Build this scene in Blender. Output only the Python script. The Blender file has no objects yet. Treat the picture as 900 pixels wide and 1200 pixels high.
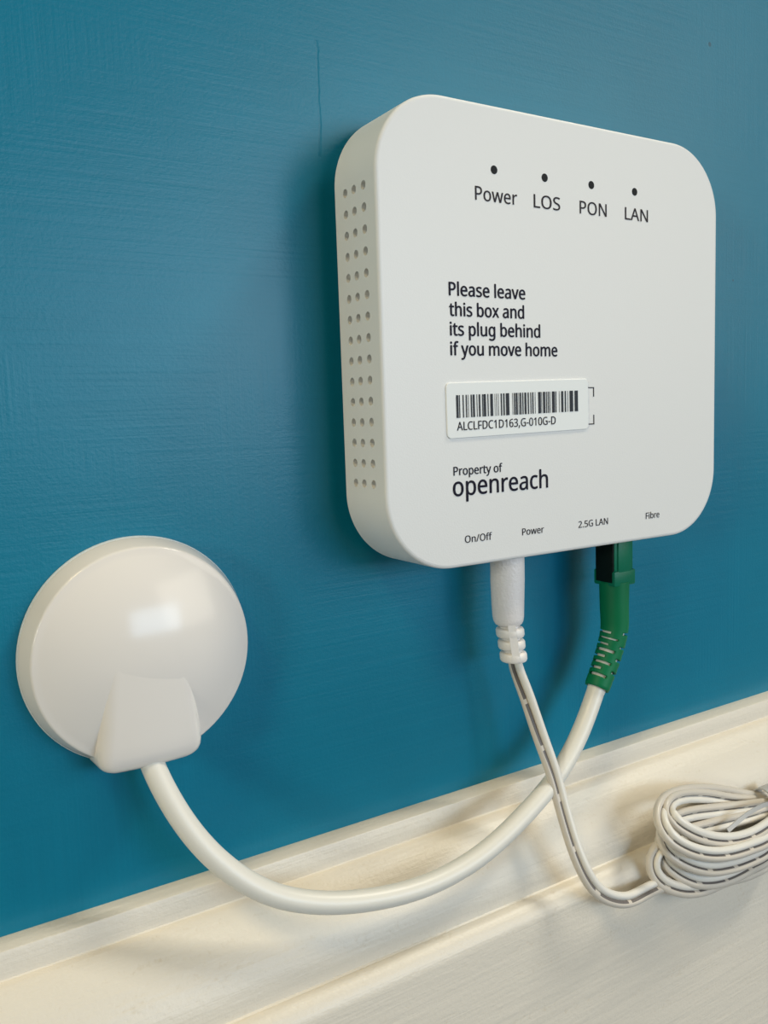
import bpy, bmesh, math, random
from mathutils import Vector, Matrix, Euler

# ------------------------------------------------------------------ camera, world, lights, exposure
# Lengths below are written in decimetres and multiplied by K (1 dm = 0.1 m).
K = 0.1
scene = bpy.context.scene
COL = scene.collection
PI = math.pi

cam = bpy.data.cameras.new('camera')
cam_o = bpy.data.objects.new('camera', cam)
COL.objects.link(cam_o)
cam_o.location = Vector((-1.38322, -1.41750, -0.15268)) * K
YAW, PITCH, ROLL = -0.554023, -0.110842, 0.034156
cam_o.rotation_mode = 'QUATERNION'
base = Matrix.Rotation(YAW, 3, 'Z') @ Matrix.Rotation(PITCH, 3, 'X') @ Matrix.Rotation(ROLL, 3, 'Y')
cam_o.rotation_quaternion = (base @ Matrix.Rotation(PI / 2, 3, 'X')).to_quaternion()
cam.sensor_fit = 'VERTICAL'
cam.sensor_height = 24.0
cam.sensor_width = 18.0
cam.lens = 1000.83 * 24.0 / 1200.0
cam.clip_start = 0.005
cam.clip_end = 60
scene.camera = cam_o

world = bpy.data.worlds.new('room_light')
scene.world = world
world.use_nodes = True
bg = world.node_tree.nodes['Background']
bg.inputs['Color'].default_value = (0.86, 0.95, 1.0, 1)
bg.inputs['Strength'].default_value = 0.02


def area_light(name, loc, target, sx, sy, power, color):
    l = bpy.data.lights.new(name, 'AREA')
    l.shape = 'RECTANGLE'
    l.size, l.size_y = sx, sy
    l.energy = power
    l.color = color
    o = bpy.data.objects.new(name, l)
    COL.objects.link(o)
    o.location = loc
    d = Vector(target) - Vector(loc)
    o.rotation_euler = d.to_track_quat('-Z', 'Y').to_euler()
    return o


# daylight from two windows behind the camera, a side window to the left, and two ceiling lamps
area_light('window_daylight', (0.6, -2.05, 0.22), (0, 0, 0), 1.1, 0.55, 16.80, (0.555, 0.765, 1.000))
area_light('second_window_daylight', (2.0, -2.5, 0.72), (0, 0, 0), 1.9, 1.6, 34.65, (1.000, 0.921, 0.768))
area_light('side_window_daylight', (-2.2, -0.95, 0.36), (0, 0, 0), 0.35, 0.5, 15.20, (1.000, 1.000, 0.853))
area_light('warm_ceiling_lamp_light', (-1.2, -0.6, 1.7), (0, 0, 0), 0.4, 0.4, 15.00, (1.000, 0.780, 0.420))
area_light('ceiling_lamp_light', (1.7, -0.75, 2.3), (0, 0, 0), 0.5, 0.5, 41.04, (1.000, 0.945, 0.800))

scene.view_settings.view_transform = 'Standard'
scene.view_settings.look = 'None'
scene.view_settings.gamma = 1.0
scene.view_settings.use_curve_mapping = False
scene.view_settings.exposure = -0.06


# ------------------------------------------------------------------ materials
def srgb(r, g, b):
    def f(c):
        c /= 255.0
        return c / 12.92 if c <= 0.04045 else ((c + 0.055) / 1.055) ** 2.4
    return (f(r), f(g), f(b), 1)


def plain(name, col, rough=0.5, bump=None, coat=0.0, spec=0.5, sss=0.0):
    m = bpy.data.materials.new(name)
    m.use_nodes = True
    nt = m.node_tree
    p = nt.nodes['Principled BSDF']
    p.inputs['Base Color'].default_value = col
    p.inputs['Roughness'].default_value = rough
    p.inputs['Coat Weight'].default_value = coat
    p.inputs['Specular IOR Level'].default_value = spec
    if sss:
        p.inputs['Subsurface Weight'].default_value = sss
        p.inputs['Subsurface Radius'].default_value = (0.002, 0.002, 0.0015)
    if bump:
        sc, st, dist = bump
        tc = nt.nodes.new('ShaderNodeTexCoord')
        n = nt.nodes.new('ShaderNodeTexNoise')
        n.inputs['Scale'].default_value = sc
        n.inputs['Detail'].default_value = 3
        b = nt.nodes.new('ShaderNodeBump')
        b.inputs['Strength'].default_value = st
        b.inputs['Distance'].default_value = dist
        nt.links.new(tc.outputs['Object'], n.inputs['Vector'])
        nt.links.new(n.outputs['Fac'], b.inputs['Height'])
        nt.links.new(b.outputs['Normal'], p.inputs['Normal'])
    return m


def mapped_noise(nt, coord, scale, rot, nscale, detail=4, dist=0.0, rough=0.6):
    mp = nt.nodes.new('ShaderNodeMapping')
    mp.inputs['Scale'].default_value = scale
    mp.inputs['Rotation'].default_value = rot
    n = nt.nodes.new('ShaderNodeTexNoise')
    n.inputs['Scale'].default_value = nscale
    n.inputs['Detail'].default_value = detail
    n.inputs['Roughness'].default_value = rough
    n.inputs['Distortion'].default_value = dist
    nt.links.new(coord, mp.inputs['Vector'])
    nt.links.new(mp.outputs['Vector'], n.inputs['Vector'])
    return n.outputs['Fac']


def mathn(nt, op, a, b=None, clamp=False):
    n = nt.nodes.new('ShaderNodeMath')
    n.operation = op
    n.use_clamp = clamp
    for i, v in enumerate((a, b)):
        if v is None:
            continue
        if isinstance(v, (int, float)):
            n.inputs[i].default_value = v
        else:
            nt.links.new(v, n.inputs[i])
    return n.outputs[0]


WALL_DARK = (0.0010, 0.170, 0.272, 1)
WALL_LIGHT = (0.0018, 0.203, 0.325, 1)


# wall object space: metres from the foot of the wall
CRACK_X, CRACK_Z0, CRACK_Z1 = -0.0507, 0.3685, 0.3915


def wall_paint():
    m = bpy.data.materials.new('teal_satin_paint')
    m.use_nodes = True
    nt = m.node_tree
    p = nt.nodes['Principled BSDF']
    tc = nt.nodes.new('ShaderNodeTexCoord').outputs['Object']
    # brush strokes in several directions, the direction changing in patches
    s_h = mapped_noise(nt, tc, (14, 1, 900), (0, 0.05, 0), 1.0, 5)
    s_v = mapped_noise(nt, tc, (1000, 1, 14), (0, 0.0, 0), 1.0, 5)
    s_d = mapped_noise(nt, tc, (16, 1, 800), (0, -0.55, 0), 1.0, 5)
    s_e = mapped_noise(nt, tc, (16, 1, 800), (0, 0.5, 0), 1.0, 5)
    patch = mapped_noise(nt, tc, (16, 1, 16), (0, 0, 0), 1.0, 2, 0.6)
    patch2 = mapped_noise(nt, tc, (12, 1, 20), (0, 0.7, 0), 1.3, 2, 0.8)
    grain = mapped_noise(nt, tc, (1, 1, 1), (0, 0, 0), 1500.0, 2)
    blot = mapped_noise(nt, tc, (1, 1, 1), (0, 0, 0), 260.0, 3)
    k1 = mathn(nt, 'MULTIPLY', mathn(nt, 'SUBTRACT', patch, 0.46), 9, True)
    k2 = mathn(nt, 'MULTIPLY', mathn(nt, 'SUBTRACT', patch2, 0.52), 9, True)

    def mix(f, a, b):
        n = nt.nodes.new('ShaderNodeMix')
        n.data_type = 'FLOAT'
        nt.links.new(f, n.inputs[0])
        nt.links.new(a, n.inputs[2])
        nt.links.new(b, n.inputs[3])
        return n.outputs[0]
    h = mix(k2, mix(k1, s_h, s_v), mix(k1, s_d, s_e))
    h = mathn(nt, 'ADD', mathn(nt, 'MULTIPLY', h, 0.55), mathn(nt, 'MULTIPLY', grain, 0.30))
    h = mathn(nt, 'ADD', h, mathn(nt, 'MULTIPLY', blot, 0.25))
    # a hairline crack in the old plaster above the left corner of the box
    sep = nt.nodes.new('ShaderNodeSeparateXYZ')
    nt.links.new(tc, sep.inputs[0])
    wob = mathn(nt, 'MULTIPLY', mathn(nt, 'SUBTRACT', mapped_noise(nt, tc, (1, 1, 1), (0, 0, 0), 90.0, 3), 0.5), 0.0022)
    dx = mathn(nt, 'ABSOLUTE', mathn(nt, 'ADD', mathn(nt, 'SUBTRACT', sep.outputs['X'], CRACK_X), wob))
    line = mathn(nt, 'SUBTRACT', 1.0, mathn(nt, 'MULTIPLY', dx, 2600.0), True)
    line = mathn(nt, 'MULTIPLY', line, mathn(nt, 'GREATER_THAN', sep.outputs['Z'], CRACK_Z0))
    line = mathn(nt, 'MULTIPLY', line, mathn(nt, 'LESS_THAN', sep.outputs['Z'], CRACK_Z1))
    h = mathn(nt, 'SUBTRACT', h, mathn(nt, 'MULTIPLY', line, 0.55))
    b = nt.nodes.new('ShaderNodeBump')
    b.inputs['Strength'].default_value = 0.5
    b.inputs['Distance'].default_value = 0.00023
    nt.links.new(h, b.inputs['Height'])
    nt.links.new(b.outputs['Normal'], p.inputs['Normal'])
    # pigment: slight tone differences of the strokes and tiny dark specks
    vor = nt.nodes.new('ShaderNodeTexVoronoi')
    vor.inputs['Scale'].default_value = 55.0
    nt.links.new(tc, vor.inputs['Vector'])
    speck = mathn(nt, 'LESS_THAN', vor.outputs['Distance'], 0.035)
    ramp = nt.nodes.new('ShaderNodeValToRGB')
    ramp.color_ramp.elements[0].position = 0.35
    ramp.color_ramp.elements[1].position = 0.68
    ramp.color_ramp.elements[0].color = WALL_DARK
    ramp.color_ramp.elements[1].color = WALL_LIGHT
    nt.links.new(mathn(nt, 'ADD', mathn(nt, 'MULTIPLY', h, 0.45), mathn(nt, 'MULTIPLY', patch, 0.38)), ramp.inputs['Fac'])
    mc = nt.nodes.new('ShaderNodeMix')
    mc.data_type = 'RGBA'
    nt.links.new(mathn(nt, 'MULTIPLY', speck, 0.55), mc.inputs[0])
    nt.links.new(ramp.outputs['Color'], mc.inputs[6])
    mc.inputs[7].default_value = (0.004, 0.03, 0.045, 1)
    nt.links.new(mc.outputs[2], p.inputs['Base Color'])
    p.inputs['Roughness'].default_value = 0.34
    p.inputs['Specular IOR Level'].default_value = 0.31
    return m




def board_paint():
    m = bpy.data.materials.new('offwhite_gloss_paint')
    m.use_nodes = True
    nt = m.node_tree
    p = nt.nodes['Principled BSDF']
    tc = nt.nodes.new('ShaderNodeTexCoord').outputs['Object']
    streak = mapped_noise(nt, tc, (6, 420, 420), (0, 0, 0), 1.0, 4)
    lump = mapped_noise(nt, tc, (60, 300, 300), (0, 0, 0), 1.0, 3)
    grit = mapped_noise(nt, tc, (1, 1, 1), (0, 0, 0), 900.0, 2)
    h = mathn(nt, 'ADD', mathn(nt, 'MULTIPLY', streak, 0.7), mathn(nt, 'MULTIPLY', lump, 0.5))
    h = mathn(nt, 'ADD', h, mathn(nt, 'MULTIPLY', grit, 0.3))
    b = nt.nodes.new('ShaderNodeBump')
    b.inputs['Strength'].default_value = 0.45
    b.inputs['Distance'].default_value = 0.0006
    nt.links.new(h, b.inputs['Height'])
    nt.links.new(b.outputs['Normal'], p.inputs['Normal'])
    ramp = nt.nodes.new('ShaderNodeValToRGB')
    ramp.color_ramp.elements[0].position = 0.25
    ramp.color_ramp.elements[1].position = 0.42
    ramp.color_ramp.elements[0].color = (0.65, 0.58, 0.47, 1)
    ramp.color_ramp.elements[1].color = (0.725, 0.675, 0.590, 1)
    nt.links.new(mathn(nt, 'ADD', mathn(nt, 'MULTIPLY', grit, 0.5), mathn(nt, 'MULTIPLY', lump, 0.5)), ramp.inputs['Fac'])
    nt.links.new(ramp.outputs['Color'], p.inputs['Base Color'])
    p.inputs['Roughness'].default_value = 0.42
    return m


M_WALL = wall_paint()
M_BOARD = board_paint()
M_FLOOR = plain('dark_carpet', (0.13, 0.12, 0.108, 1), 0.95, (900, 0.6, 0.002))
M_BOX = plain('white_moulded_plastic', (0.80, 0.80, 0.79, 1), 0.42, (2600, 0.12, 0.0002))
M_BRACKET = plain('grey_bracket_plastic', (0.30, 0.31, 0.31, 1), 0.6)
M_INK = plain('dark_navy_ink', (0.004, 0.003, 0.016, 1), 0.6, spec=0.2)
M_INK_GREY = plain('charcoal_ink', (0.022, 0.017, 0.024, 1), 0.6, spec=0.2)
M_LED = plain('dark_indicator_lens', (0.008, 0.010, 0.012, 1), 0.55, spec=0.15)
M_PAPER = plain('white_sticker_paper', (0.87, 0.89, 0.88, 1), 0.55)
M_BAR = plain('barcode_ink', (0.035, 0.04, 0.05, 1), 0.6, spec=0.2)
M_OUTLET = plain('warm_white_glossy_plastic', (0.82, 0.775, 0.73, 1), 0.16, (90, 0.04, 0.001), spec=0.32)
M_OUTLET_RING = plain('pale_back_ring_plastic', (0.66, 0.72, 0.74, 1), 0.3)
M_JACKET = plain('white_cable_jacket', (0.78, 0.76, 0.70, 1), 0.38, (700, 0.08, 0.0003))
M_GREEN = plain('green_connector_plastic', (0.001, 0.165, 0.088, 1), 0.42, (900, 0.1, 0.0003), spec=0.25)
M_GREEN_BOOT = plain('green_boot_rubber', (0.001, 0.165, 0.064, 1), 0.5, spec=0.25)
M_BLACKGREEN = plain('near_black_green', (0.002, 0.008, 0.006, 1), 0.6, spec=0.15)
M_PLUG = plain('white_barrel_plug_plastic', (0.88, 0.84, 0.80, 1), 0.38)
M_WIRE = plain('white_wire_insulation', (0.82, 0.79, 0.73, 1), 0.33)
M_WIRE2 = plain('pale_wire_insulation', (0.64, 0.59, 0.52, 1), 0.36)
M_STRIPE = plain('grey_wire_marking', (0.15, 0.135, 0.13, 1), 0.5)
M_TIE = plain('grey_tie_plastic', (0.44, 0.44, 0.44, 1), 0.4)


# ------------------------------------------------------------------ builders
def link_obj(name, me, origin, parent):
    o = bpy.data.objects.new(name, me)
    COL.objects.link(o)
    if parent is not None:
        o.parent = parent
    else:
        o.location = Vector(origin) * K
    return o


def mesh_obj(name, bm, mats, origin=(0, 0, 0), parent=None, smooth=None):
    """bm holds scene coordinates in decimetres; origin is the base point of the whole thing."""
    og = Vector(origin)
    for v in bm.verts:
        v.co = (v.co - og) * K
    bmesh.ops.recalc_face_normals(bm, faces=bm.faces[:])
    me = bpy.data.meshes.new(name)
    bm.to_mesh(me)
    bm.free()
    for m in (mats if isinstance(mats, (list, tuple)) else [mats]):
        me.materials.append(m)
    if smooth is not None:
        for p in me.polygons:
            p.use_smooth = True
        me.set_sharp_from_angle(angle=math.radians(smooth))
    return link_obj(name, me, origin, parent)


def thing(name, label, cat, loc, group=None):
    o = bpy.data.objects.new(name, None)
    o.empty_display_size = 0.01
    COL.objects.link(o)
    o.location = Vector(loc) * K
    o['label'] = label
    o['category'] = cat
    if group:
        o['group'] = group
    return o


def structure(o):
    o['kind'] = 'structure'
    return o


def loft(bm, rings, close=True, cap0=True, cap1=True, mat=0):
    vs = [[bm.verts.new(p) for p in r] for r in rings]
    n = len(rings[0])
    fs = []
    for a, b in zip(vs[:-1], vs[1:]):
        for i in range(n if close else n - 1):
            j = (i + 1) % n
            f = bm.faces.new((a[i], a[j], b[j], b[i]))
            f.material_index = mat
            fs.append(f)
    if cap0:
        bm.faces.new(vs[0]).material_index = mat
    if cap1:
        bm.faces.new(vs[-1]).material_index = mat
    return vs, fs


def box(bm, x0, x1, y0, y1, z0, z1, bev=0.0, seg=3):
    r = bmesh.ops.create_cube(bm, size=1.0)
    vs = r['verts']
    for v in vs:
        v.co = Vector(((x0 + x1) / 2 + v.co.x * (x1 - x0), (y0 + y1) / 2 + v.co.y * (y1 - y0), (z0 + z1) / 2 + v.co.z * (z1 - z0)))
    if bev:
        es = list({e for v in vs for e in v.link_edges})
        bmesh.ops.bevel(bm, geom=es, offset=bev, segments=seg, affect='EDGES', profile=0.5)


def round_rect(hx, hz, r, n, cx=0.0, cz=0.0):
    """Counter-clockwise outline seen from -y; starts at the right end of the lower-right arc."""
    out = []
    for q, (sx, sz) in enumerate(((1, -1), (1, 1), (-1, 1), (-1, -1))):
        for i in range(n + 1):
            a = -PI / 2 + q * PI / 2 + PI / 2 * i / n
            out.append((cx + sx * (hx - r) + r * math.cos(a), cz + sz * (hz - r) + r * math.sin(a)))
    return out


def catmull(pts, step):
    P = [Vector(p) for p in pts]
    P = [P[0] * 2 - P[1]] + P + [P[-1] * 2 - P[-2]]
    out = []
    for i in range(1, len(P) - 2):
        p0, p1, p2, p3 = P[i - 1:i + 3]
        n = max(2, int((p2 - p1).length / step))
        # centripetal parameters keep the curve free of kinks
        t0 = 0.0
        t1 = t0 + max((p1 - p0).length, 1e-6) ** 0.5
        t2 = t1 + max((p2 - p1).length, 1e-6) ** 0.5
        t3 = t2 + max((p3 - p2).length, 1e-6) ** 0.5
        for k in range(n):
            t = t1 + (t2 - t1) * k / n
            a1 = p0 * ((t1 - t) / (t1 - t0)) + p1 * ((t - t0) / (t1 - t0))
            a2 = p1 * ((t2 - t) / (t2 - t1)) + p2 * ((t - t1) / (t2 - t1))
            a3 = p2 * ((t3 - t) / (t3 - t2)) + p3 * ((t - t2) / (t3 - t2))
            b1 = a1 * ((t2 - t) / (t2 - t0)) + a2 * ((t - t0) / (t2 - t0))
            b2 = a2 * ((t3 - t) / (t3 - t1)) + a3 * ((t - t1) / (t3 - t1))
            out.append(b1 * ((t2 - t) / (t2 - t1)) + b2 * ((t - t1) / (t2 - t1)))
    out.append(P[-2].copy())
    return out


def smooth_path(path, it):
    for _ in range(it):
        path = [path[0]] + [(path[i - 1] + path[i] * 2 + path[i + 1]) / 4 for i in range(1, len(path) - 1)] + [path[-1]]
    return path


def frames(path, ref=Vector((-0.45, -0.86, 0.25)), closed=False):
    """Tangent, front (towards ref) and side for each point."""
    n = len(path)
    out = []
    for i in range(n):
        a = path[(i - 1) % n] if closed else path[max(i - 1, 0)]
        b = path[(i + 1) % n] if closed else path[min(i + 1, n - 1)]
        t = (b - a).normalized()
        f = (ref - t * ref.dot(t)).normalized()
        out.append((t, f, t.cross(f).normalized()))
    return out


def tube(bm, path, rad, seg=16, mat=0, cap=True, ref=Vector((-0.45, -0.86, 0.25)), closed=False):
    fr = frames(path, ref, closed)
    rings = []
    n = len(path)
    for i, (p, (t, f, s)) in enumerate(zip(path, fr)):
        r = rad(i / (n - 1)) if callable(rad) else rad
        rings.append([p + (f * math.cos(a) + s * math.sin(a)) * r for a in [2 * PI * k / seg for k in range(seg)]])
    if closed:
        rings.append(rings[0])
        vs = [[bm.verts.new(q) for q in r] for r in rings[:-1]]
        vs.append(vs[0])
        for a, b in zip(vs[:-1], vs[1:]):
            for k in range(seg):
                bm.faces.new((a[k], a[(k + 1) % seg], b[(k + 1) % seg], b[k])).material_index = mat
        return
    loft(bm, rings, True, cap, cap, mat)


def ribbon(path, r=0.0088, closed=False, seg=14, dash_on=0.050, dash_off=0.014, phase=0.0, stripe_faces=(0, 1), twist=None):
    """Two-core flat wire: returns (white_core_bm, marked_core_bm); the marked core carries printed dashes."""
    fr = frames(path, closed=closed)
    n = len(path)
    if twist:
        for i, (t, f, s) in enumerate(fr):
            a = twist(i / (n - 1))
            fr[i] = (t, f * math.cos(a) + s * math.sin(a), s * math.cos(a) - f * math.sin(a))
    bw, bk = bmesh.new(), bmesh.new()
    acc = phase
    for which, bm in ((-1, bw), (1, bk)):
        vs = []
        for i, (p, (t, f, s)) in enumerate(zip(path, fr)):
            c = p + s * (which * r * 0.97)
            # ring starts at the side facing the other core and turns over the front
            vs.append([bm.verts.new(c + (s * (-which) * math.cos(a) + f * math.sin(a)) * r) for a in [2 * PI * k / seg for k in range(seg)]])
        acc = phase
        m = n if closed else n - 1
        for i in range(m):
            j = (i + 1) % n
            acc += (path[j] - path[i]).length
            on = which == 1 and (acc % (dash_on + dash_off)) < dash_on
            for k in range(seg):
                fc = bm.faces.new((vs[i][k], vs[i][(k + 1) % seg], vs[j][(k + 1) % seg], vs[j][k]))
                if on and k in stripe_faces:
                    fc.material_index = 1
        if not closed:
            bm.faces.new(vs[0])
            bm.faces.new(vs[-1])
    return bw, bk


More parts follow.
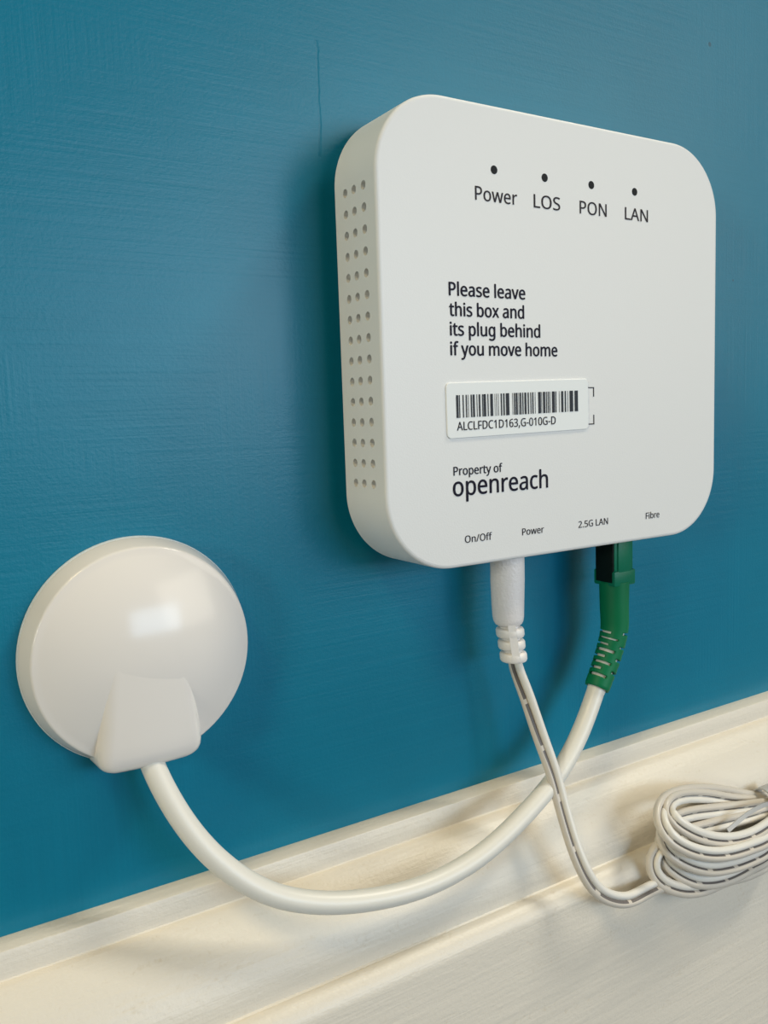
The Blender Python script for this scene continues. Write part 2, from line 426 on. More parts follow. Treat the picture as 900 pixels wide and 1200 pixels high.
# letter outlines, per 1000 units of capital height: advance width, closed polygons
GLYPHS = {
    ',': (375, '269,147 237,41 194,-74 148,-181 57,-181 85,-67 109,54 127,162 259,162'),
    '-': (451, '56,321 56,430 395,430 395,321'),
    '.': (375, '101,76 107,120 126,148 154,164 186,169 220,164 249,148 268,120 275,76 268,32 249,3 220,-14 186,-20 154,-14 126,3 107,32'),
    '/': (521, '507,1000 134,0 14,0 387,1000'),
    '0': (801, '732,501 728,386 714,284 691,196 656,123 610,64 553,21 482,-5 399,-14 297,1 214,48 150,123 104,225 78,352 69,501 77,652 102,779 144,880 207,954 292,1000 399,1015 502,1000 585,954 650,880 696,779 723,652;192,501 197,376 212,273 239,193 278,137 331,102 399,91 467,102 520,136 560,192 587,272 603,376 608,501 603,627 587,729 560,808 520,865 467,899 399,910 331,899 278,865 239,808 212,729 197,627'),
    '1': (801, '497,0 377,0 377,699 377,768 380,820 382,871 342,833 296,794 189,707 125,790 395,1000 497,1000'),
    '2': (801, '728,0 67,0 67,102 329,367 399,438 457,501 502,560 535,617 555,676 562,741 549,814 513,866 456,898 385,909 317,903 257,884 144,814 78,896 165,957 267,999 385,1014 472,1006 546,982 606,943 651,890 678,825 688,748 680,672 655,601 617,533 566,466 504,397 431,324 223,118 223,112 728,112'),
    '3': (801, '690,766 684,703 665,650 635,605 593,570 542,544 483,527 483,521 588,495 662,445 707,374 721,284 711,202 681,130 629,69 555,24 459,-5 338,-14 192,-2 63,41 63,155 199,107 339,90 455,103 533,142 578,205 592,287 584,344 560,389 519,422 464,445 394,459 312,464 216,464 216,569 314,569 390,575 452,592 500,621 536,659 557,705 564,758 552,822 515,870 458,900 382,910 286,900 205,870 130,826 69,910 128,950 201,983 286,1006 381,1014 518,996 614,944 671,864'),
    '5': (801, '385,613 481,605 563,578 630,536 680,478 711,406 721,319 710,223 676,141 622,75 548,26 456,-4 347,-14 202,0 140,17 88,41 88,157 144,129 211,109 349,91 418,97 478,114 527,144 564,186 588,240 595,307 580,393 535,457 457,497 345,510 255,503 174,489 112,528 150,1000 651,1000 651,888 255,888 231,598 296,608'),
    '6': (801, '77,427 89,598 130,757 165,828 211,890 270,942 342,981 430,1006 535,1014 600,1011 658,1001 658,896 602,909 538,913 449,905 377,881 319,843 275,793 243,732 221,664 200,508 209,508 262,569 340,611 389,622 445,626 527,617 597,590 655,547 699,487 726,412 735,322 725,225 696,143 649,76 586,27 509,-4 417,-14 348,-7 284,13 226,46 176,94 134,156 103,232 84,322;416,90 496,104 559,146 600,219 613,322 601,408 565,473 505,515 420,529 359,523 305,502 262,471 229,433 209,390 202,346 215,255 256,172 323,112 366,95'),
    'A': (895, '763,0 643,310 246,310 127,0 0,0 391,1004 504,1004 894,0;493,724 479,765 460,826 445,874 431,817 415,765 402,724 289,422 605,422'),
    'C': (885, '564,903 488,897 420,876 361,842 311,796 271,738 242,669 224,589 218,500 228,385 257,286 305,205 372,146 458,109 563,97 688,108 803,136 803,27 687,-4 622,-12 545,-14 405,2 290,49 200,125 137,228 98,355 85,501 93,610 117,709 156,796 209,871 277,932 360,977 456,1005 566,1014 714,999 842,955 791,849 688,887'),
    'D': (1022, '937,510 921,355 875,228 799,129 696,57 568,14 415,0 136,0 136,1000 444,1000 585,986 706,944 804,875 877,779 922,658;804,506 793,627 760,724 706,798 631,851 537,882 426,892 262,892 262,108 398,108 575,133 702,208 779,332'),
    'F': (727, '262,0 136,0 136,1000 695,1000 695,889 262,889 262,535 668,535 668,424 262,424'),
    'G': (1020, '570,528 916,528 916,38 752,-1 664,-11 564,-14 421,2 303,48 209,124 141,226 99,352 85,500 101,646 147,772 222,874 324,950 452,998 604,1014 763,999 902,955 854,846 735,887 597,903 486,891 392,854 317,795 262,715 228,616 217,500 227,388 256,289 305,208 377,146 472,108 594,95 706,102 790,119 790,416 570,416'),
    'H': (1038, '901,0 775,0 775,466 262,466 262,0 136,0 136,1000 262,1000 262,577 775,577 775,1000 901,1000'),
    'L': (734, '136,0 136,1000 262,1000 262,112 699,112 699,0'),
    'N': (1064, '929,0 782,0 246,831 241,831 246,754 250,660 252,559 252,0 136,0 136,1000 282,1000 815,172 821,172 819,200 817,239 813,338 811,436 811,1000 929,1000'),
    'O': (1094, '1008,501 1001,391 979,291 942,203 891,127 826,67 747,22 654,-5 548,-14 438,-5 343,23 264,68 199,128 149,203 113,291 92,392 85,503 98,647 136,772 199,874 289,951 406,999 549,1015 687,999 801,952 891,875 956,772 995,647;218,501 227,384 254,284 298,204 362,144 445,107 548,95 651,107 733,144 796,204 840,284 867,384 875,501 856,670 797,798 696,878 549,905 446,893 362,856 298,798 254,718 227,619'),
    'P': (847, '401,1000 570,981 686,923 754,830 776,706 756,588 729,534 689,486 635,446 566,415 480,396 377,389 262,389 262,0 136,0 136,1000;389,892 262,892 262,497 363,497 450,502 521,518 576,544 615,583 638,634 646,700 630,785 584,845 505,880'),
    'S': (769, '703,268 692,185 660,116 607,60 536,20 448,-6 346,-14 239,-8 146,8 71,34 71,154 128,133 197,113 352,95 420,100 476,115 520,139 552,171 571,210 577,256 572,301 556,339 527,371 484,401 423,431 342,462 229,513 148,576 100,655 88,704 84,759 94,833 125,896 173,946 237,983 315,1006 403,1014 555,999 679,958 640,850 527,888 401,903 343,899 296,885 259,863 232,834 217,798 211,758 217,711 232,674 260,642 301,613 357,586 430,556 511,523 579,487 633,446 672,398 695,339'),
    'a': (786, '403,763 523,748 606,703 656,625 672,511 672,0 583,0 559,106 553,106 487,39 408,-1 359,-11 301,-14 237,-8 180,10 132,40 95,83 72,140 64,209 86,308 153,382 265,429 424,448 552,452 552,497 542,577 511,627 462,655 396,664 284,646 185,606 147,699 263,744;440,363 321,349 246,318 205,271 192,207 202,153 230,115 274,93 329,85 416,99 487,138 535,205 550,300 550,367'),
    'b': (861, '242,805 240,716 235,651 242,651 280,695 331,731 395,755 475,763 601,739 700,666 763,545 784,375 775,257 746,160 699,84 637,29 562,-3 475,-14 395,-6 331,18 280,54 242,95 232,95 207,0 119,0 119,1064 242,1064;454,661 382,654 328,631 288,593 262,539 247,468 242,380 242,374 254,252 288,162 353,107 457,88 545,107 607,162 644,253 657,377 644,501 607,590 544,643'),
    'c': (672, '420,-14 326,-4 243,27 174,78 121,153 88,250 77,371 89,497 123,597 178,672 249,724 333,755 429,765 539,753 626,724 588,622 510,646 426,657 357,649 301,625 258,585 228,529 210,459 204,373 210,290 228,220 258,165 300,125 353,100 419,92 527,105 613,136 613,27 530,-4 480,-11'),
    'd': (861, '385,-14 259,10 161,83 98,205 77,374 98,544 162,666 260,740 387,765 442,761 489,750 564,710 619,654 627,654 623,708 619,765 619,1064 742,1064 742,0 643,0 625,101 619,101 564,43 488,1 440,-10;405,88 506,105 572,153 608,235 620,350 620,373 609,496 574,588 508,644 403,662 316,643 254,583 217,491 204,371 217,252 254,162 317,107'),
    'e': (790, '409,765 499,754 575,723 636,672 681,604 709,522 718,426 718,352 204,352 222,239 270,158 344,108 444,91 571,104 685,143 685,35 571,-2 510,-11 438,-14 338,-3 250,29 177,84 123,159 88,255 77,370 87,484 118,581 168,659 235,717 316,753;408,664 329,650 268,607 227,539 207,450 590,450 585,510 570,562 545,604 511,637 465,657'),
    'f': (482, '465,655 276,655 276,0 153,0 153,655 21,655 21,713 153,755 153,798 160,886 181,955 217,1007 265,1043 325,1064 396,1071 478,1064 542,1046 510,950 458,964 398,971 344,960 306,929 283,876 276,800 276,751 465,751'),
    'g': (861, '385,765 456,758 519,737 574,701 620,651 627,651 644,751 742,751 742,-13 733,-110 706,-191 660,-254 595,-300 511,-327 406,-336 257,-324 136,-289 136,-175 194,-200 261,-218 413,-234 499,-220 565,-177 607,-110 620,-22 620,7 622,55 625,99 619,99 575,49 522,14 459,-7 387,-14 257,12 159,88 98,211 77,374 98,535 159,659 256,738;402,661 344,653 295,627 256,586 228,529 210,458 204,373 217,250 256,160 318,105 405,87 458,91 503,102 540,120 570,148 593,184 609,228 619,282 622,345 622,374 616,466 599,539 569,594 527,632 471,654'),
    'h': (866, '242,752 240,697 235,647 244,647 304,711 385,750 478,763 561,756 630,735 683,698 721,646 744,576 752,489 752,0 630,0 630,480 620,560 590,616 537,650 462,661 387,653 331,630 290,591 263,537 247,469 242,388 242,0 119,0 119,1064 242,1064'),
    'i': (361, '242,751 242,0 119,0 119,751;182,1032 232,1013 248,989 254,954 248,919 232,895 182,875 154,880 130,895 114,919 109,954 114,989 130,1013 154,1027'),
    'l': (361, '242,0 119,0 119,1064 242,1064'),
    'm': (1310, '943,765 1054,748 1133,700 1180,614 1196,489 1196,0 1074,0 1074,483 1065,561 1037,616 990,650 922,661 828,645 765,598 730,521 718,415 718,0 597,0 597,483 592,537 580,582 559,617 529,641 491,656 443,661 375,653 324,630 286,591 261,538 247,471 242,389 242,0 119,0 119,751 218,751 237,648 244,648 302,714 378,752 465,765 545,757 610,734 660,695 695,639 702,639 746,695 805,734 872,757'),
    'n': (866, '480,765 598,748 683,700 735,614 752,489 752,0 630,0 630,480 620,560 590,616 537,650 462,661 357,644 290,591 254,506 242,389 242,0 119,0 119,751 218,751 237,648 244,648 306,714 388,752'),
    'o': (847, '772,377 766,288 747,211 717,144 677,88 627,44 567,12 498,-8 422,-14 350,-8 284,12 225,44 175,88 134,144 103,211 84,288 77,377 88,492 119,588 170,664 239,719 325,753 426,765 522,753 606,719 675,664 728,588 761,492;204,377 210,294 228,223 257,166 300,123 355,97 424,88 493,97 549,123 592,166 621,223 638,294 644,377 638,460 620,529 591,585 548,627 493,652 423,661 324,642 256,585 217,495'),
    'p': (861, '476,765 601,741 700,668 763,547 784,377 775,259 746,162 700,85 638,30 562,-3 475,-14 373,1 296,41 242,95 234,95 239,35 242,-28 242,-336 119,-336 119,751 220,751 237,648 242,648 296,707 372,749 420,761;454,661 386,654 332,632 292,596 265,546 249,481 242,401 242,377 247,291 262,220 288,163 328,122 384,97 457,88 519,98 569,126 608,171 635,229 651,299 657,378 644,494 607,584 544,642'),
    'r': (578, '469,765 515,763 557,756 542,643 502,650 461,653 378,634 308,583 260,504 242,401 242,0 119,0 119,751 220,751 234,613 239,613 297,690 374,744 419,760'),
    's': (671, '608,207 599,140 571,85 527,42 468,11 394,-8 308,-14 235,-11 173,-1 73,34 73,146 181,104 311,85 392,93 447,116 478,151 489,196 473,246 452,269 418,291 370,315 304,342 236,370 179,398 133,429 99,465 78,510 71,566 91,650 149,713 239,752 353,765 481,751 592,714 550,616 451,650 345,664 278,658 229,639 199,610 189,573 207,520 232,499 268,478 318,456 382,430 449,403 504,375 549,344 581,307 601,262'),
    't': (506, '370,87 427,92 475,102 475,8 419,-8 349,-14 292,-9 240,6 195,34 160,77 137,138 129,218 129,655 22,655 22,714 130,763 179,923 252,923 252,751 469,751 469,655 252,655 252,221 260,162 285,120 323,95'),
    'u': (866, '746,751 746,0 646,0 627,99 622,99 560,35 478,-2 384,-14 301,-7 233,15 180,51 141,104 118,173 111,259 111,751 235,751 235,268 245,189 276,133 328,99 402,88 477,96 534,120 576,159 603,212 618,280 623,360 623,751'),
    'v': (711, '284,0 0,751 132,751 291,308 315,239 338,167 352,109 357,109 373,168 397,241 420,308 580,751 711,751 426,0'),
    'w': (1101, '604,424 587,482 572,537 560,585 552,623 546,623 539,585 527,536 513,481 496,423 361,1 221,1 15,752 143,752 246,352 268,270 285,191 296,127 301,127 311,169 323,223 337,279 352,329 485,752 619,752 748,329 768,261 787,190 798,129 804,129 814,188 833,267 854,352 959,752 1085,752 877,1 732,1'),
    'x': (741, '297,384 38,751 178,751 371,468 563,751 702,751 443,384 716,0 576,0 371,300 164,0 25,0'),
    'y': (714, '1,751 133,751 296,324 321,251 343,183 359,119 364,119 375,159 391,211 429,325 581,751 714,751 391,-104 328,-226 289,-273 242,-307 185,-329 118,-336 59,-333 15,-325 15,-227 53,-232 98,-235 173,-219 227,-173 265,-102 304,-3'),
    ' ': (364, ''),
}


def font_mesh(text):
    cu = bpy.data.curves.new('letters', 'CURVE')
    cu.dimensions = '2D'
    cu.fill_mode = 'BOTH'
    x = 0.0
    for ch in text:
        adv, polys = GLYPHS[ch]
        for poly in polys.split(';') if polys else []:
            pts = [tuple(int(v) for v in q.split(',')) for q in poly.split()]
            sp = cu.splines.new('POLY')
            sp.points.add(len(pts) - 1)
            for k, (px, pz) in enumerate(pts):
                sp.points[k].co = ((x + px) / 1000.0, pz / 1000.0, 0, 1)
            sp.use_cyclic_u = True
        x += adv
    o = bpy.data.objects.new('letters', cu)
    COL.objects.link(o)
    bpy.context.view_layer.update()
    me = bpy.data.meshes.new_from_object(o.evaluated_get(bpy.context.evaluated_depsgraph_get()))
    bpy.data.objects.remove(o)
    bpy.data.curves.remove(cu)
    return me


def letters_into(bm, text, x0, x1, zb, cap, y=0.0, weight=0.0, slope=0.0):
    """Adds printed letters: left edge x0, right edge x1, baseline zb, capital height cap, on the plane y."""
    me = font_mesh(text)
    xs = [v.co.x for v in me.vertices]
    lo, hi = min(xs), max(xs)
    sx = (x1 - x0) / (hi - lo)
    sz = cap
    # the same outline printed a few times, a hair apart, gives the stroke its weight
    shifts = [(0, 0)] if weight <= 0 else [(-weight, 0), (weight, 0), (0, -weight * 0.7), (0, weight * 0.7)]
    for k, (ox, oz) in enumerate(shifts):
        mp = []
        for v in me.vertices:
            xx = x0 + (v.co.x - lo) * sx + ox * cap
            mp.append(bm.verts.new((xx, y - 0.0006 - 0.00006 * k, zb + (v.co.y + oz) * sz + slope * (xx - x0))))
        for p in me.polygons:
            try:
                bm.faces.new([mp[i] for i in p.vertices])
            except ValueError:
                pass
    bpy.data.meshes.remove(me)


def lettering(lines, mat, origin, parent, label=None, name='lettering'):
    bm = bmesh.new()
    for a in lines:
        letters_into(bm, *a)
    o = mesh_obj(name, bm, mat, origin, parent)
    if label:
        o['label'] = label
    return o


# ------------------------------------------------------------------ the setting
WALL_Y = 0.20
FLOOR_Z = -3.30
bm = bmesh.new()
box(bm, -16, 16, WALL_Y, WALL_Y + 1.2, FLOOR_Z, 22)
structure(mesh_obj('wall_back', bm, M_WALL, (0, WALL_Y, FLOOR_Z)))

bm = bmesh.new()
box(bm, -16, 16, -24, WALL_Y, FLOOR_Z - 0.5, FLOOR_Z)
structure(mesh_obj('floor', bm, M_FLOOR, (0, 0, FLOOR_Z)))

# skirting board: thin top ledge, short fascia, big ovolo, small bevelled fillet, plain face
prof = [(WALL_Y, FLOOR_Z), (WALL_Y, -1.066), (0.154, -1.066), (0.1515, -1.0672), (0.150, -1.070), (0.149, -1.117), (0.147, -1.1195), (0.138, -1.1205)]
for i in range(1, 15):
    a = PI / 2 * i / 14
    prof.append((0.034 + 0.104 * (1 - math.sin(a) ** 1.25), -1.1205 - 0.1555 * (1 - math.cos(a)) ** 0.85))
prof += [(0.034, -1.283), (0.030, -1.2855), (0.020, -1.2855), (0.008, -1.291), (-0.002, -1.301), (-0.008, -1.313), (-0.010, -1.325), (-0.010, FLOOR_Z)]
bm = bmesh.new()
loft(bm, [[Vector((x, p[0], p[1])) for p in prof] for x in (-16, 16)])
structure(mesh_obj('baseboard_back', bm, M_BOARD, (0, 0, FLOOR_Z), smooth=32))


# ------------------------------------------------------------------ white network box
HX, HZ, RC = 0.5, 0.4713, 0.160
BO = (0, WALL_Y, -HZ)
nb = thing('network_box', 'square white fibre network box with rounded corners mounted on the teal wall', 'network box', BO)
bm = bmesh.new()
rings = []
NB = 40
for off, y in ((0.0072, 0.0), (0.0042, 0.0006), (0.0020, 0.0020), (0.0006, 0.0042), (0.0, 0.0072), (0.0, 0.158), (0.0015, 0.1615), (0.005, 0.163)):
    rings.append([Vector((x, y, z)) for x, z in round_rect(HX - off, HZ - off, RC - off, NB)])
loft(bm, rings)
body = mesh_obj('body', bm, [M_BOX], BO, nb)
# ventilation holes cut into the left side: 15 rows of 3
bm = bmesh.new()
for r in range(15):
    z = 0.2937 - r * (0.2937 + 0.2867) / 14
    for y in (0.1165, 0.0825, 0.0458):
        n = 18
        loft(bm, [[Vector((x, y + 0.0088 * math.cos(2 * PI * k / n), z + 0.0088 * math.sin(2 * PI * k / n))) for k in range(n)] for x in (-0.56, -0.42)])
cut = mesh_obj('cutter', bm, [M_BOX], BO, nb)
mod = body.modifiers.new('holes', 'BOOLEAN')
mod.operation = 'DIFFERENCE'
mod.solver = 'EXACT'
mod.object = cut
bpy.context.view_layer.update()
me = bpy.data.meshes.new_from_object(body.evaluated_get(bpy.context.evaluated_depsgraph_get()))
body.modifiers.clear()
body.data = me
me.name = 'body'
bpy.data.objects.remove(cut)
# rear mounting bracket
bm = bmesh.new()
loft(bm, [[Vector((x, y, z)) for x, z in round_rect(HX - 0.045, HZ - 0.045, 0.12, 12)] for y in (0.160, WALL_Y)])
mesh_obj('wall_bracket', bm, [M_BRACKET], BO, nb)
# indicator lights
for x in (-0.2124, -0.0736, 0.0648, 0.2036):
    bm = bmesh.new()
    rr = []
    for rad, y in ((0.0087, 0.002), (0.0087, -0.0004), (0.0082, -0.0007)):
        rr.append([Vector((x + rad * math.cos(2 * PI * k / 24), y, 0.3432 + 0.0009 + rad * math.sin(2 * PI * k / 24))) for k in range(24)])
    loft(bm, rr)
    o = mesh_obj('indicator_light', bm, [M_LED], BO, nb)
    o['label'] = 'small dark round indicator light'
# printed lettering
CT = 0.0272
for t, x0, x1 in (('Power', -0.2630, -0.1520), ('LOS', -0.1055, -0.0300), ('PON', 0.0287, 0.1120), ('LAN', 0.1715, 0.2480)):
    lettering([(t, x0, x1, 0.2797, CT, 0, 0.010)], M_INK_GREY, BO, nb, 'thin charcoal caption ' + t + ' under an indicator light')
lettering([('Please leave', -0.3350, -0.1340, 0.0862, 0.0262, 0, 0.032),
           ('this box and', -0.3352, -0.1380, 0.0458, 0.0262, 0, 0.032),
           ('its plug behind', -0.3345, -0.0930, 0.0068, 0.0262, 0, 0.032),
           ('if you move home', -0.3348, -0.0435, -0.0328, 0.0262, 0, 0.032)], M_INK, BO, nb, 'dark navy four-line notice')
lettering([('Property of', -0.3348, -0.2055, -0.2778, 0.0178, 0, 0.024)], M_INK, BO, nb, 'small dark words Property of')
lettering([('openreach', -0.3370, -0.0760, -0.3208, 0.0390, 0, 0.020)], M_INK, BO, nb, 'larger dark operator name')
for t, x0, x1 in (('On/Off', -0.3095, -0.2375), ('Power', -0.1525, -0.0895), ('2.5G LAN', 0.0166, 0.1112), ('Fibre', 0.2411, 0.2890)):
    lettering([(t, x0, x1, -0.4208, 0.0150, 0, 0.014)], M_INK_GREY, BO, nb, 'small caption ' + t + ' near the bottom edge')
bm = bmesh.new()
for q in ([(0.046, -0.1012), (0.0688, -0.1012), (0.0688, -0.1231), (0.0660, -0.1231), (0.0660, -0.1036), (0.046, -0.1036)],
          [(0.046, -0.1861), (0.0690, -0.1861), (0.0690, -0.1640), (0.0662, -0.1640), (0.0662, -0.1837), (0.046, -0.1837)]):
    v = [bm.verts.new((x, -0.0006, z)) for x, z in q]
    bm.faces.new((v[0], v[1], v[4], v[5]))
    bm.faces.new((v[1], v[2], v[3], v[4]))
mesh_obj('corner_marks', bm, [M_INK_GREY], BO, nb)
# barcode sticker
SL = 0.0155   # the sticker sits very slightly turned
SX0, SX1, SZ1, SZ0 = -0.3500, 0.0480, -0.0887, -0.2018


def st(x, z, y):
    return Vector((x - 0.0008 * (z - SZ1) / 0.11, y, z + SL * (x - SX0)))


bm = bmesh.new()
rr = []
for off, y in ((0.0, -0.0002), (0.0, -0.0022), (0.0008, -0.0028)):
    rr.append([st(x, z, y) for x, z in round_rect((SX1 - SX0) / 2 - off, (SZ1 - SZ0) / 2 - off, 0.010, 6, (SX0 + SX1) / 2, (SZ0 + SZ1) / 2)])
loft(bm, rr)
sticker = mesh_obj('barcode_sticker', bm, [M_PAPER], BO, nb)
sticker['label'] = 'white rectangular sticker with a barcode'
bars = [(45, 58), (62, 68), (84, 91), (103, 110), (117, 120), (133, 141), (146, 158), (170, 174), (183, 193), (204, 210), (213, 228), (238, 244),
        (255, 272), (283, 285), (293, 296), (305, 308), (322, 330), (338, 347), (355, 377), (398, 401), (408, 416), (420, 432), (438, 441), (446, 456),
        (463, 470), (477, 490), (499, 507), (517, 523), (530, 538), (548, 551), (570, 588), (592, 595), (603, 618), (624, 630), (636, 642), (648, 653),
        (665, 685), (690, 696), (715, 718), (730, 745), (755, 764), (775, 778), (790, 815), (826, 850)]
bm = bmesh.new()
BX0, BX1, BZ1, BZ0 = -0.3262, 0.0150, -0.1140, -0.1604
for a, b in bars:
    xa = BX0 + (a - 45) / 805 * (BX1 - BX0)
    xb = BX0 + (b - 45) / 805 * (BX1 - BX0)
    bm.faces.new([bm.verts.new(st(x, z, -0.0034)) for x, z in ((xa, BZ0), (xb, BZ0), (xb, BZ1), (xa, BZ1))])
mesh_obj('barcode', bm, [M_BAR], BO, sticker)
lettering([('ALCLFDC1D163,G-010G-D', -0.3250, -0.0530, -0.1857, 0.0172, -0.0028, 0.016, SL)], M_INK_GREY, BO, sticker)

# ------------------------------------------------------------------ round cable outlet on the wall
OC = Vector((-0.9485, 0, -0.5790))
OO = (OC.x, WALL_Y, OC.z)
out = thing('cable_outlet', 'round white domed cable outlet with flared neck low on the teal wall', 'cable outlet', OO)


def lathe(bm, prof, n=96, cx=OC.x, cz=OC.z):
    rings = [[Vector((cx + r * math.cos(2 * PI * k / n), y, cz + r * math.sin(2 * PI * k / n))) for k in range(n)] for r, y in prof]
    loft(bm, rings)


bm = bmesh.new()
lathe(bm, [(0.2185, 0.20), (0.2185, 0.195), (0.217, 0.193)])
mesh_obj('back_ring', bm, [M_OUTLET_RING], OO, out, smooth=40)
bm = bmesh.new()
prof = [(0.2165, 0.199), (0.2165, 0.192), (0.2150, 0.184), (0.2045, 0.1500), (0.2035, 0.1470), (0.2018, 0.1450), (0.1995, 0.1438), (0.1965, 0.1432)]
SAG, RD = 0.050, 0.1965
RS = (RD * RD + SAG * SAG) / (2 * SAG)
for i in range(1, 20):
    r = RD * (1 - i / 20)
    prof.append((r, 0.1432 - (math.sqrt(RS * RS - r * r) - (RS - SAG))))
prof.append((0.0015, 0.1432 - SAG))
lathe(bm, prof)
mesh_obj('domed_cover', bm, [M_OUTLET], OO, out, smooth=50)
bm = bmesh.new()
rings = []
sec = [(-0.565, 0.086, 0.0950, 0.036), (-0.600, 0.088, 0.0944, 0.036), (-0.640, 0.090, 0.0947, 0.034), (-0.690, 0.0925, 0.0957, 0.032), (-0.730, 0.0965, 0.0972, 0.030),
       (-0.750, 0.0975, 0.0985, 0.028), (-0.763, 0.0965, 0.1010, 0.028), (-0.772, 0.0930, 0.105, 0.027), (-0.779, 0.0870, 0.112, 0.025), (-0.784, 0.079, 0.121, 0.021), (-0.7855, 0.072, 0.130, 0.016)]
NX = OC.x - 0.008
for z, w, yf, rc in sec:
    ring = [Vector((NX - w - 0.004, 0.192, z))]
    ye = yf + (w - rc) ** 2 / 0.84          # the face is gently convex like the dome
    for i in range(9):
        a = PI + PI / 2 * i / 8
        ring.append(Vector((NX - w + rc + rc * math.cos(a), ye + rc + rc * math.sin(a), z)))
    for i in range(1, 12):
        xx = -(w - rc) + 2 * (w - rc) * i / 12
        ring.append(Vector((NX + xx, yf + xx * xx / 0.84, z)))
    for i in range(9):
        a = 1.5 * PI + PI / 2 * i / 8
        ring.append(Vector((NX + w - rc + rc * math.cos(a), ye + rc + rc * math.sin(a), z)))
    ring.append(Vector((NX + w + 0.004, 0.192, z)))
    rings.append(ring)
loft(bm, rings)
neck = mesh_obj('flared_neck', bm, [M_OUTLET], OO, out, smooth=50)

# ------------------------------------------------------------------ white fibre cable with the green connector
FO = (0.2286, 0.09, -0.46)
fc = thing('fibre_cable', 'thick white cable with green connector looping from the outlet to the network box', 'cable', FO)
cable_pts = [(0.2280, 0.090, -0.62), (0.2280, 0.090, -0.7120), (0.2031, 0.090, -0.7789), (0.1585, 0.085, -0.8497), (0.0946, 0.070, -0.9328), (-0.0046, 0.045, -1.0111),
             (-0.1278, 0.020, -1.0654), (-0.2851, 0.000, -1.1175), (-0.4310, -0.005, -1.1359), (-0.5623, 0.000, -1.1256), (-0.6881, 0.010, -1.0943),
             (-0.7844, 0.025, -1.0476), (-0.8664, 0.050, -0.9707), (-0.9173, 0.080, -0.8924), (-0.9427, 0.105, -0.8317), (-0.9563, 0.125, -0.7880), (-0.960, 0.135, -0.765)]
bm = bmesh.new()
path = smooth_path(catmull(cable_pts, 0.012), 12)
JL = sum((b - a).length for a, b in zip(path[:-1], path[1:]))


def jacket_r(u):
    d = u * JL                                 # distance from the hidden upper end; the boot covers the first 0.235
    return 0.0222 if d > 0.236 else 0.0232 + 0.0040 * min(1.0, (0.236 - d) / 0.14)


tube(bm, path, jacket_r, 24)
mesh_obj('cable_jacket', bm, [M_JACKET], FO, fc, smooth=60)
# connector housing: shell with a wider collar and raised front rib
bm = bmesh.new()
cx, cy = 0.2310, 0.0920
box(bm, cx - 0.0325, cx + 0.0335, cy - 0.0310, cy + 0.0310, -0.566, -0.4550, 0.003, 2)
box(bm, cx - 0.0370, cx + 0.0380, cy - 0.0355, cy + 0.0355, -0.5930, -0.5540, 0.004, 2)
box(bm, cx - 0.0230, cx + 0.0240, cy - 0.0355, cy, -0.560, -0.4750, 0.003, 2)
box(bm, cx - 0.0230, cx + 0.0240, cy, cy + 0.0355, -0.560, -0.4750, 0.003, 2)
housing = mesh_obj('connector_housing', bm, [M_GREEN], FO, fc, smooth=35)
bm = bmesh.new()
box(bm, cx - 0.0372, cx - 0.0300, cy - 0.0290, cy + 0.0290, -0.585, -0.4560, 0.002, 2)  # thin near-black slab laid over the left face of the housing
o = mesh_obj('dark_side_face', bm, [M_BLACKGREEN], FO, housing, smooth=35)
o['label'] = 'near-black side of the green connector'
# boot: solid sleeve, then a slotted flexible end
bpath = smooth_path(catmull([(0.2290, 0.091, -0.585), (0.2284, 0.0905, -0.65), (0.2280, 0.090, -0.7120), (0.2031, 0.090, -0.7789), (0.1585, 0.085, -0.8497)], 0.0024), 40)
fr = frames(bpath)
L = [0.0]
for a, b in zip(bpath[:-1], bpath[1:]):
    L.append(L[-1] + (b - a).length)
tot = L[-1]
bm = bmesh.new()
SEG = 48


def boot_r(s):
    u = s / tot
    return 0.0375 - 0.0060 * u


vs = []
for p, (t, f, s), l in zip(bpath, fr, L):
    r = boot_r(l)
    if tot - l < 0.004:
        r -= 0.0012
    vs.append([bm.verts.new(p + (f * math.cos(2 * PI * k / SEG) + s * math.sin(2 * PI * k / SEG)) * r) for k in range(SEG)])
s0 = tot - 0.152
pitch = 0.0172
for i in range(len(bpath) - 1):
    l = (L[i] + L[i + 1]) / 2
    j = int((l - s0) // pitch)
    slot = l > s0 and j < 8 and ((l - s0) % pitch) < 0.0060
    for k in range(SEG):
        a = (360.0 * (k + 0.5) / SEG) % 360      # 0 = towards the viewer side, 90 = side vector
        if slot:
            c = 55 if j % 2 else 275
            d = abs((a - c + 180) % 360 - 180)
            if d < 62 or abs((a - c) % 360 - 180) < 62:
                continue
        bm.faces.new((vs[i][k], vs[i][(k + 1) % SEG], vs[i + 1][(k + 1) % SEG], vs[i + 1][k]))
boot = mesh_obj('connector_boot', bm, [M_GREEN_BOOT], FO, fc, smooth=50)
sm = boot.modifiers.new('wall', 'SOLIDIFY')
sm.thickness = 0.0062 * K
sm.offset = -1

# ------------------------------------------------------------------ power lead: barrel plug, twin wire, coil
PO = (-0.1207, 0.09, -0.46)
pl = thing('power_lead', 'thin twin-core white power lead with barrel plug and coiled slack on the skirting', 'power lead', PO)


def lathe_along(bm, pts, n=40):
    """Rings of (x, y, z, radius) around a near-vertical axis."""
    rings = [[Vector((x + r * math.cos(2 * PI * k / n), y + r * math.sin(2 * PI * k / n), z)) for k in range(n)] for x, y, z, r in pts]
    loft(bm, rings)


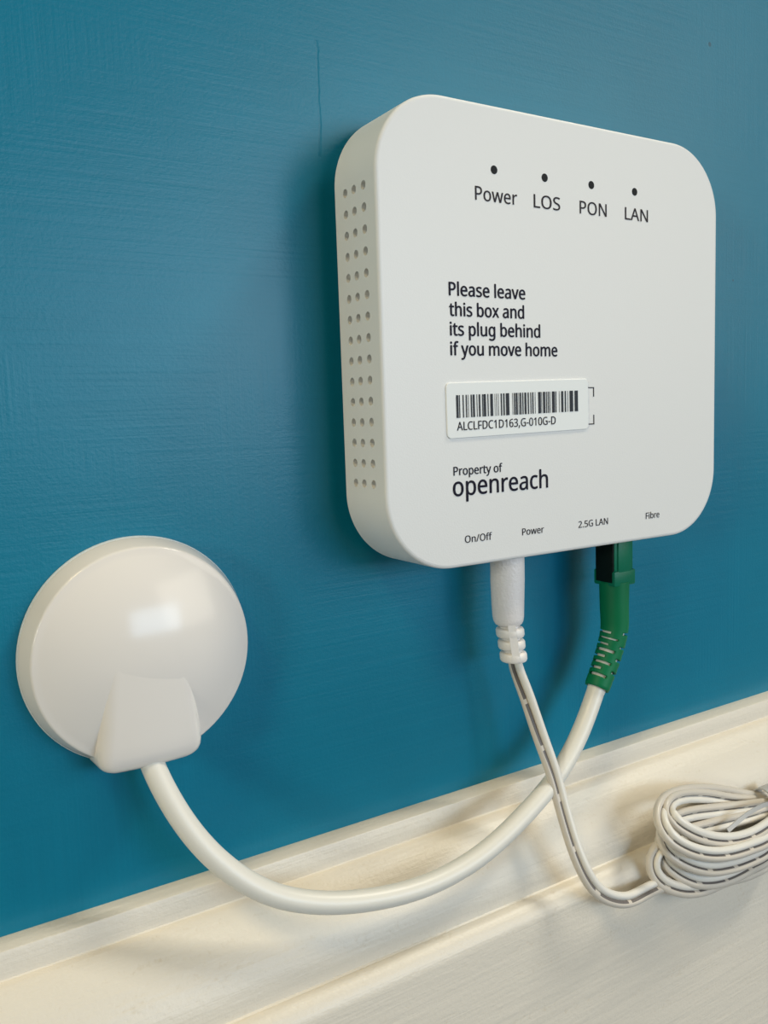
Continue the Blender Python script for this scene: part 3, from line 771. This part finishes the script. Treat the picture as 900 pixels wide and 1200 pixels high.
bm = bmesh.new()
lathe_along(bm, [(-0.1207, 0.09, -0.45, 0.0395), (-0.1210, 0.09, -0.535, 0.0395), (-0.1222, 0.089, -0.590, 0.0378), (-0.1222, 0.0885, -0.622, 0.0365), (-0.1220, 0.088, -0.632, 0.0345),
                 (-0.1218, 0.088, -0.639, 0.0310), (-0.1215, 0.088, -0.643, 0.0255)])
mesh_obj('barrel_plug', bm, [plain('grip_plastic', (0.88, 0.83, 0.81, 1), 0.42, (1500, 0.35, 0.0005))], PO, pl, smooth=40)
bm = bmesh.new()
lathe_along(bm, [(-0.1215, 0.088, -0.635, 0.0215), (-0.1100, 0.083, -0.728, 0.0200)], 24)
for x, y, z, r in ((-0.1187, 0.087, -0.6595, 0.0330), (-0.1156, 0.086, -0.6885, 0.0318), (-0.1125, 0.084, -0.7180, 0.0318)):
    h = 0.0118
    lathe_along(bm, [(x - 0.0012, y, z + h, r - 0.006), (x - 0.001, y, z + h * 0.85, r - 0.002), (x - 0.0006, y, z + h * 0.5, r), (x + 0.0006, y, z - h * 0.5, r), (x + 0.001, y, z - h * 0.85, r - 0.002), (x + 0.0012, y, z - h, r - 0.006)], 36)
loft(bm, [[Vector((x + q * 0.009 * 0.88 - e * 0.47, y - q * 0.009 * 0.47 - e * 0.88, z)) for q, e in ((-1, 0), (1, 0), (1, d), (-1, d))] for x, y, z, d in ((-0.1215, 0.088, -0.637, 0.0322), (-0.1115, 0.084, -0.722, 0.0312))])
mesh_obj('strain_relief', bm, [M_PLUG], PO, pl, smooth=40)

lead = [(-0.1108, 0.083, -0.722), (-0.1090, 0.082, -0.740), (-0.0864, 0.070, -0.8148), (-0.0663, 0.050, -0.9070), (-0.0479, 0.025, -0.9973), (-0.0404, 0.000, -1.0844), (-0.0331, -0.025, -1.1602),
        (-0.0208, -0.045, -1.2183), (0.0072, -0.055, -1.2693), (0.0525, -0.060, -1.3057), (0.1162, -0.058, -1.3320), (0.1701, -0.050, -1.3380),
        (0.2556,-0.040,-1.3464), (0.3421,-0.033,-1.3738), (0.4805,-0.032,-1.3865), (0.6265,-0.032,-1.3716), (0.8053,-0.030,-1.3376)]
path = smooth_path(catmull(lead, 0.006), 20)
bw, bk = ribbon(path, 0.0094, dash_on=0.105, dash_off=0.014, stripe_faces=(1, 2), twist=lambda u: 0.95 - 1.15 * min(1.0, u / 0.22))
o = mesh_obj('hanging_wire', bw, [M_WIRE], PO, pl, smooth=60)
o2 = mesh_obj('marked_core', bk, [M_WIRE2, M_STRIPE], PO, o, smooth=60)
o2['label'] = 'paler core with a dashed grey marking'

T = [
    [(0.8556, -0.010, -1.2932), (0.7482, 0.000, -1.2735), (0.6684, 0.008, -1.2565), (0.5856, 0.012, -1.2294), (0.5006, 0.012, -1.1967), (0.3829, 0.000, -1.1602), (0.3097, -0.020, -1.1488), (0.2721, -0.045, -1.1568), (0.2837, -0.060, -1.1785), (0.3253, -0.075, -1.2108), (0.3965, -0.080, -1.2476), (0.4881, -0.080, -1.2770), (0.5794, -0.075, -1.2898), (0.6717, -0.060, -1.2947), (0.8086, -0.040, -1.2928)],
    [(0.8713, 0.000, -1.2959), (0.7601, 0.008, -1.2730), (0.6825, 0.018, -1.2504), (0.5990, 0.022, -1.2176), (0.5110, 0.020, -1.1874), (0.3953, 0.010, -1.1564), (0.3041, -0.010, -1.1439), (0.2521, -0.035, -1.1515), (0.2299, -0.060, -1.1698), (0.2399, -0.080, -1.1988), (0.2853, -0.095, -1.2337), (0.3549, -0.100, -1.2670), (0.4338, -0.100, -1.2898), (0.5284, -0.095, -1.3049), (0.6500, -0.075, -1.3222), (0.7849, -0.055, -1.2864)],
    [(0.8319, -0.025, -1.2871), (0.7184, -0.020, -1.2675), (0.6356, -0.015, -1.2541), (0.4996, -0.010, -1.2281), (0.3917, -0.010, -1.2079), (0.3185, -0.015, -1.2030), (0.2656, -0.030, -1.2203), (0.2616, -0.050, -1.2457), (0.3058, -0.075, -1.2854), (0.3686, -0.090, -1.3147), (0.4482, -0.090, -1.3348), (0.5436, -0.085, -1.3490), (0.6659, -0.065, -1.3599), (0.8090, -0.040, -1.3060)],
    [(0.8559, -0.010, -1.3054), (0.7487, 0.000, -1.2934), (0.6575, 0.000, -1.2815), (0.5133, 0.000, -1.2577), (0.3940, 0.000, -1.2344), (0.3104, -0.005, -1.2369), (0.2760, -0.015, -1.2581), (0.2758, -0.030, -1.2906), (0.3018, -0.050, -1.3219), (0.3444, -0.065, -1.3503), (0.4007, -0.070, -1.3702), (0.4763, -0.070, -1.3841), (0.5730, -0.065, -1.3879), (0.6892, -0.050, -1.3929), (0.8252, -0.030, -1.3213)],
    [(0.8164, -0.035, -1.2910), (0.7114, -0.025, -1.2831), (0.6218, -0.025, -1.2751), (0.4801, -0.025, -1.2568), (0.3628, -0.025, -1.2442), (0.2706, -0.030, -1.2430), (0.2290, -0.030, -1.2723), (0.2281, -0.035, -1.3013), (0.2432, -0.045, -1.3280), (0.2808, -0.055, -1.3535), (0.3304, -0.060, -1.3749), (0.3982, -0.060, -1.3904), (0.4859, -0.055, -1.3979), (0.5950, -0.050, -1.4170), (0.6972, -0.045, -1.4132), (0.8333, -0.025, -1.3324)],
]
WX = 0.845     # the hank is gathered at this waist and opens again beyond it
for i, t in enumerate(T):
    left = [Vector(p) - Vector((0, 0, 0.005)) for p in t]
    right = [Vector((2 * WX + 0.02 - p.x, p.y, p.z)) for p in left]
    loop = left + right[::-1]
    p = catmull(loop + [loop[0]], 0.006)[:-1]
    n = len(p)
    for _ in range(14):
        p = [(p[k - 1] + p[k] * 2 + p[(k + 1) % n]) / 4 for k in range(n)]
    bw, bk = ribbon(p, 0.0096, closed=True, phase=0.023 * i * i, dash_on=0.088, dash_off=0.018)
    o = mesh_obj('coil_loop', bw, [M_WIRE], PO, pl, smooth=60)
    mesh_obj('marked_core', bk, [M_WIRE2, M_STRIPE], PO, o, smooth=60)

# ------------------------------------------------------------------ grey tie round the coil
TO = (0.72, -0.01, -1.27)
tie = thing('cable_tie', 'flat grey plastic tie wound round the coiled power lead', 'cable tie', TO)


def strip(bm, path, normals, w, th):
    rings = []
    n = len(path)
    for i, p in enumerate(path):
        t = (path[min(i + 1, n - 1)] - path[max(i - 1, 0)]).normalized()
        nn = Vector(normals[i]) if isinstance(normals, list) else Vector(normals)
        nn = (nn - t * nn.dot(t)).normalized()
        s = t.cross(nn)
        rings.append([p + s * w / 2 + nn * th / 2, p - s * w / 2 + nn * th / 2, p - s * w / 2 - nn * th / 2, p + s * w / 2 - nn * th / 2])
    loft(bm, rings)


bm = bmesh.new()
path, nor = [], []
for i in range(41):
    a = 2 * PI * i / 40 * 1.25 + 0.6
    path.append(Vector((0.728 + 0.010 * i / 40, -0.008 + 0.036 * math.cos(a), -1.272 + 0.042 * math.sin(a))))
    nor.append(Vector((0, math.cos(a), math.sin(a))))
strip(bm, path, nor, 0.040, 0.004)
mesh_obj('band', bm, [M_TIE], TO, tie, smooth=40)
bm = bmesh.new()
path = catmull([(0.730, -0.050, -1.255), (0.6939, -0.056, -1.246), (0.6300, -0.062, -1.2360), (0.5500, -0.066, -1.2400), (0.4750, -0.068, -1.2590)], 0.01)
strip(bm, path, (-0.45, -0.86, 0.25), 0.011, 0.003)
mesh_obj('loose_end', bm, [M_TIE], TO, tie, smooth=40)
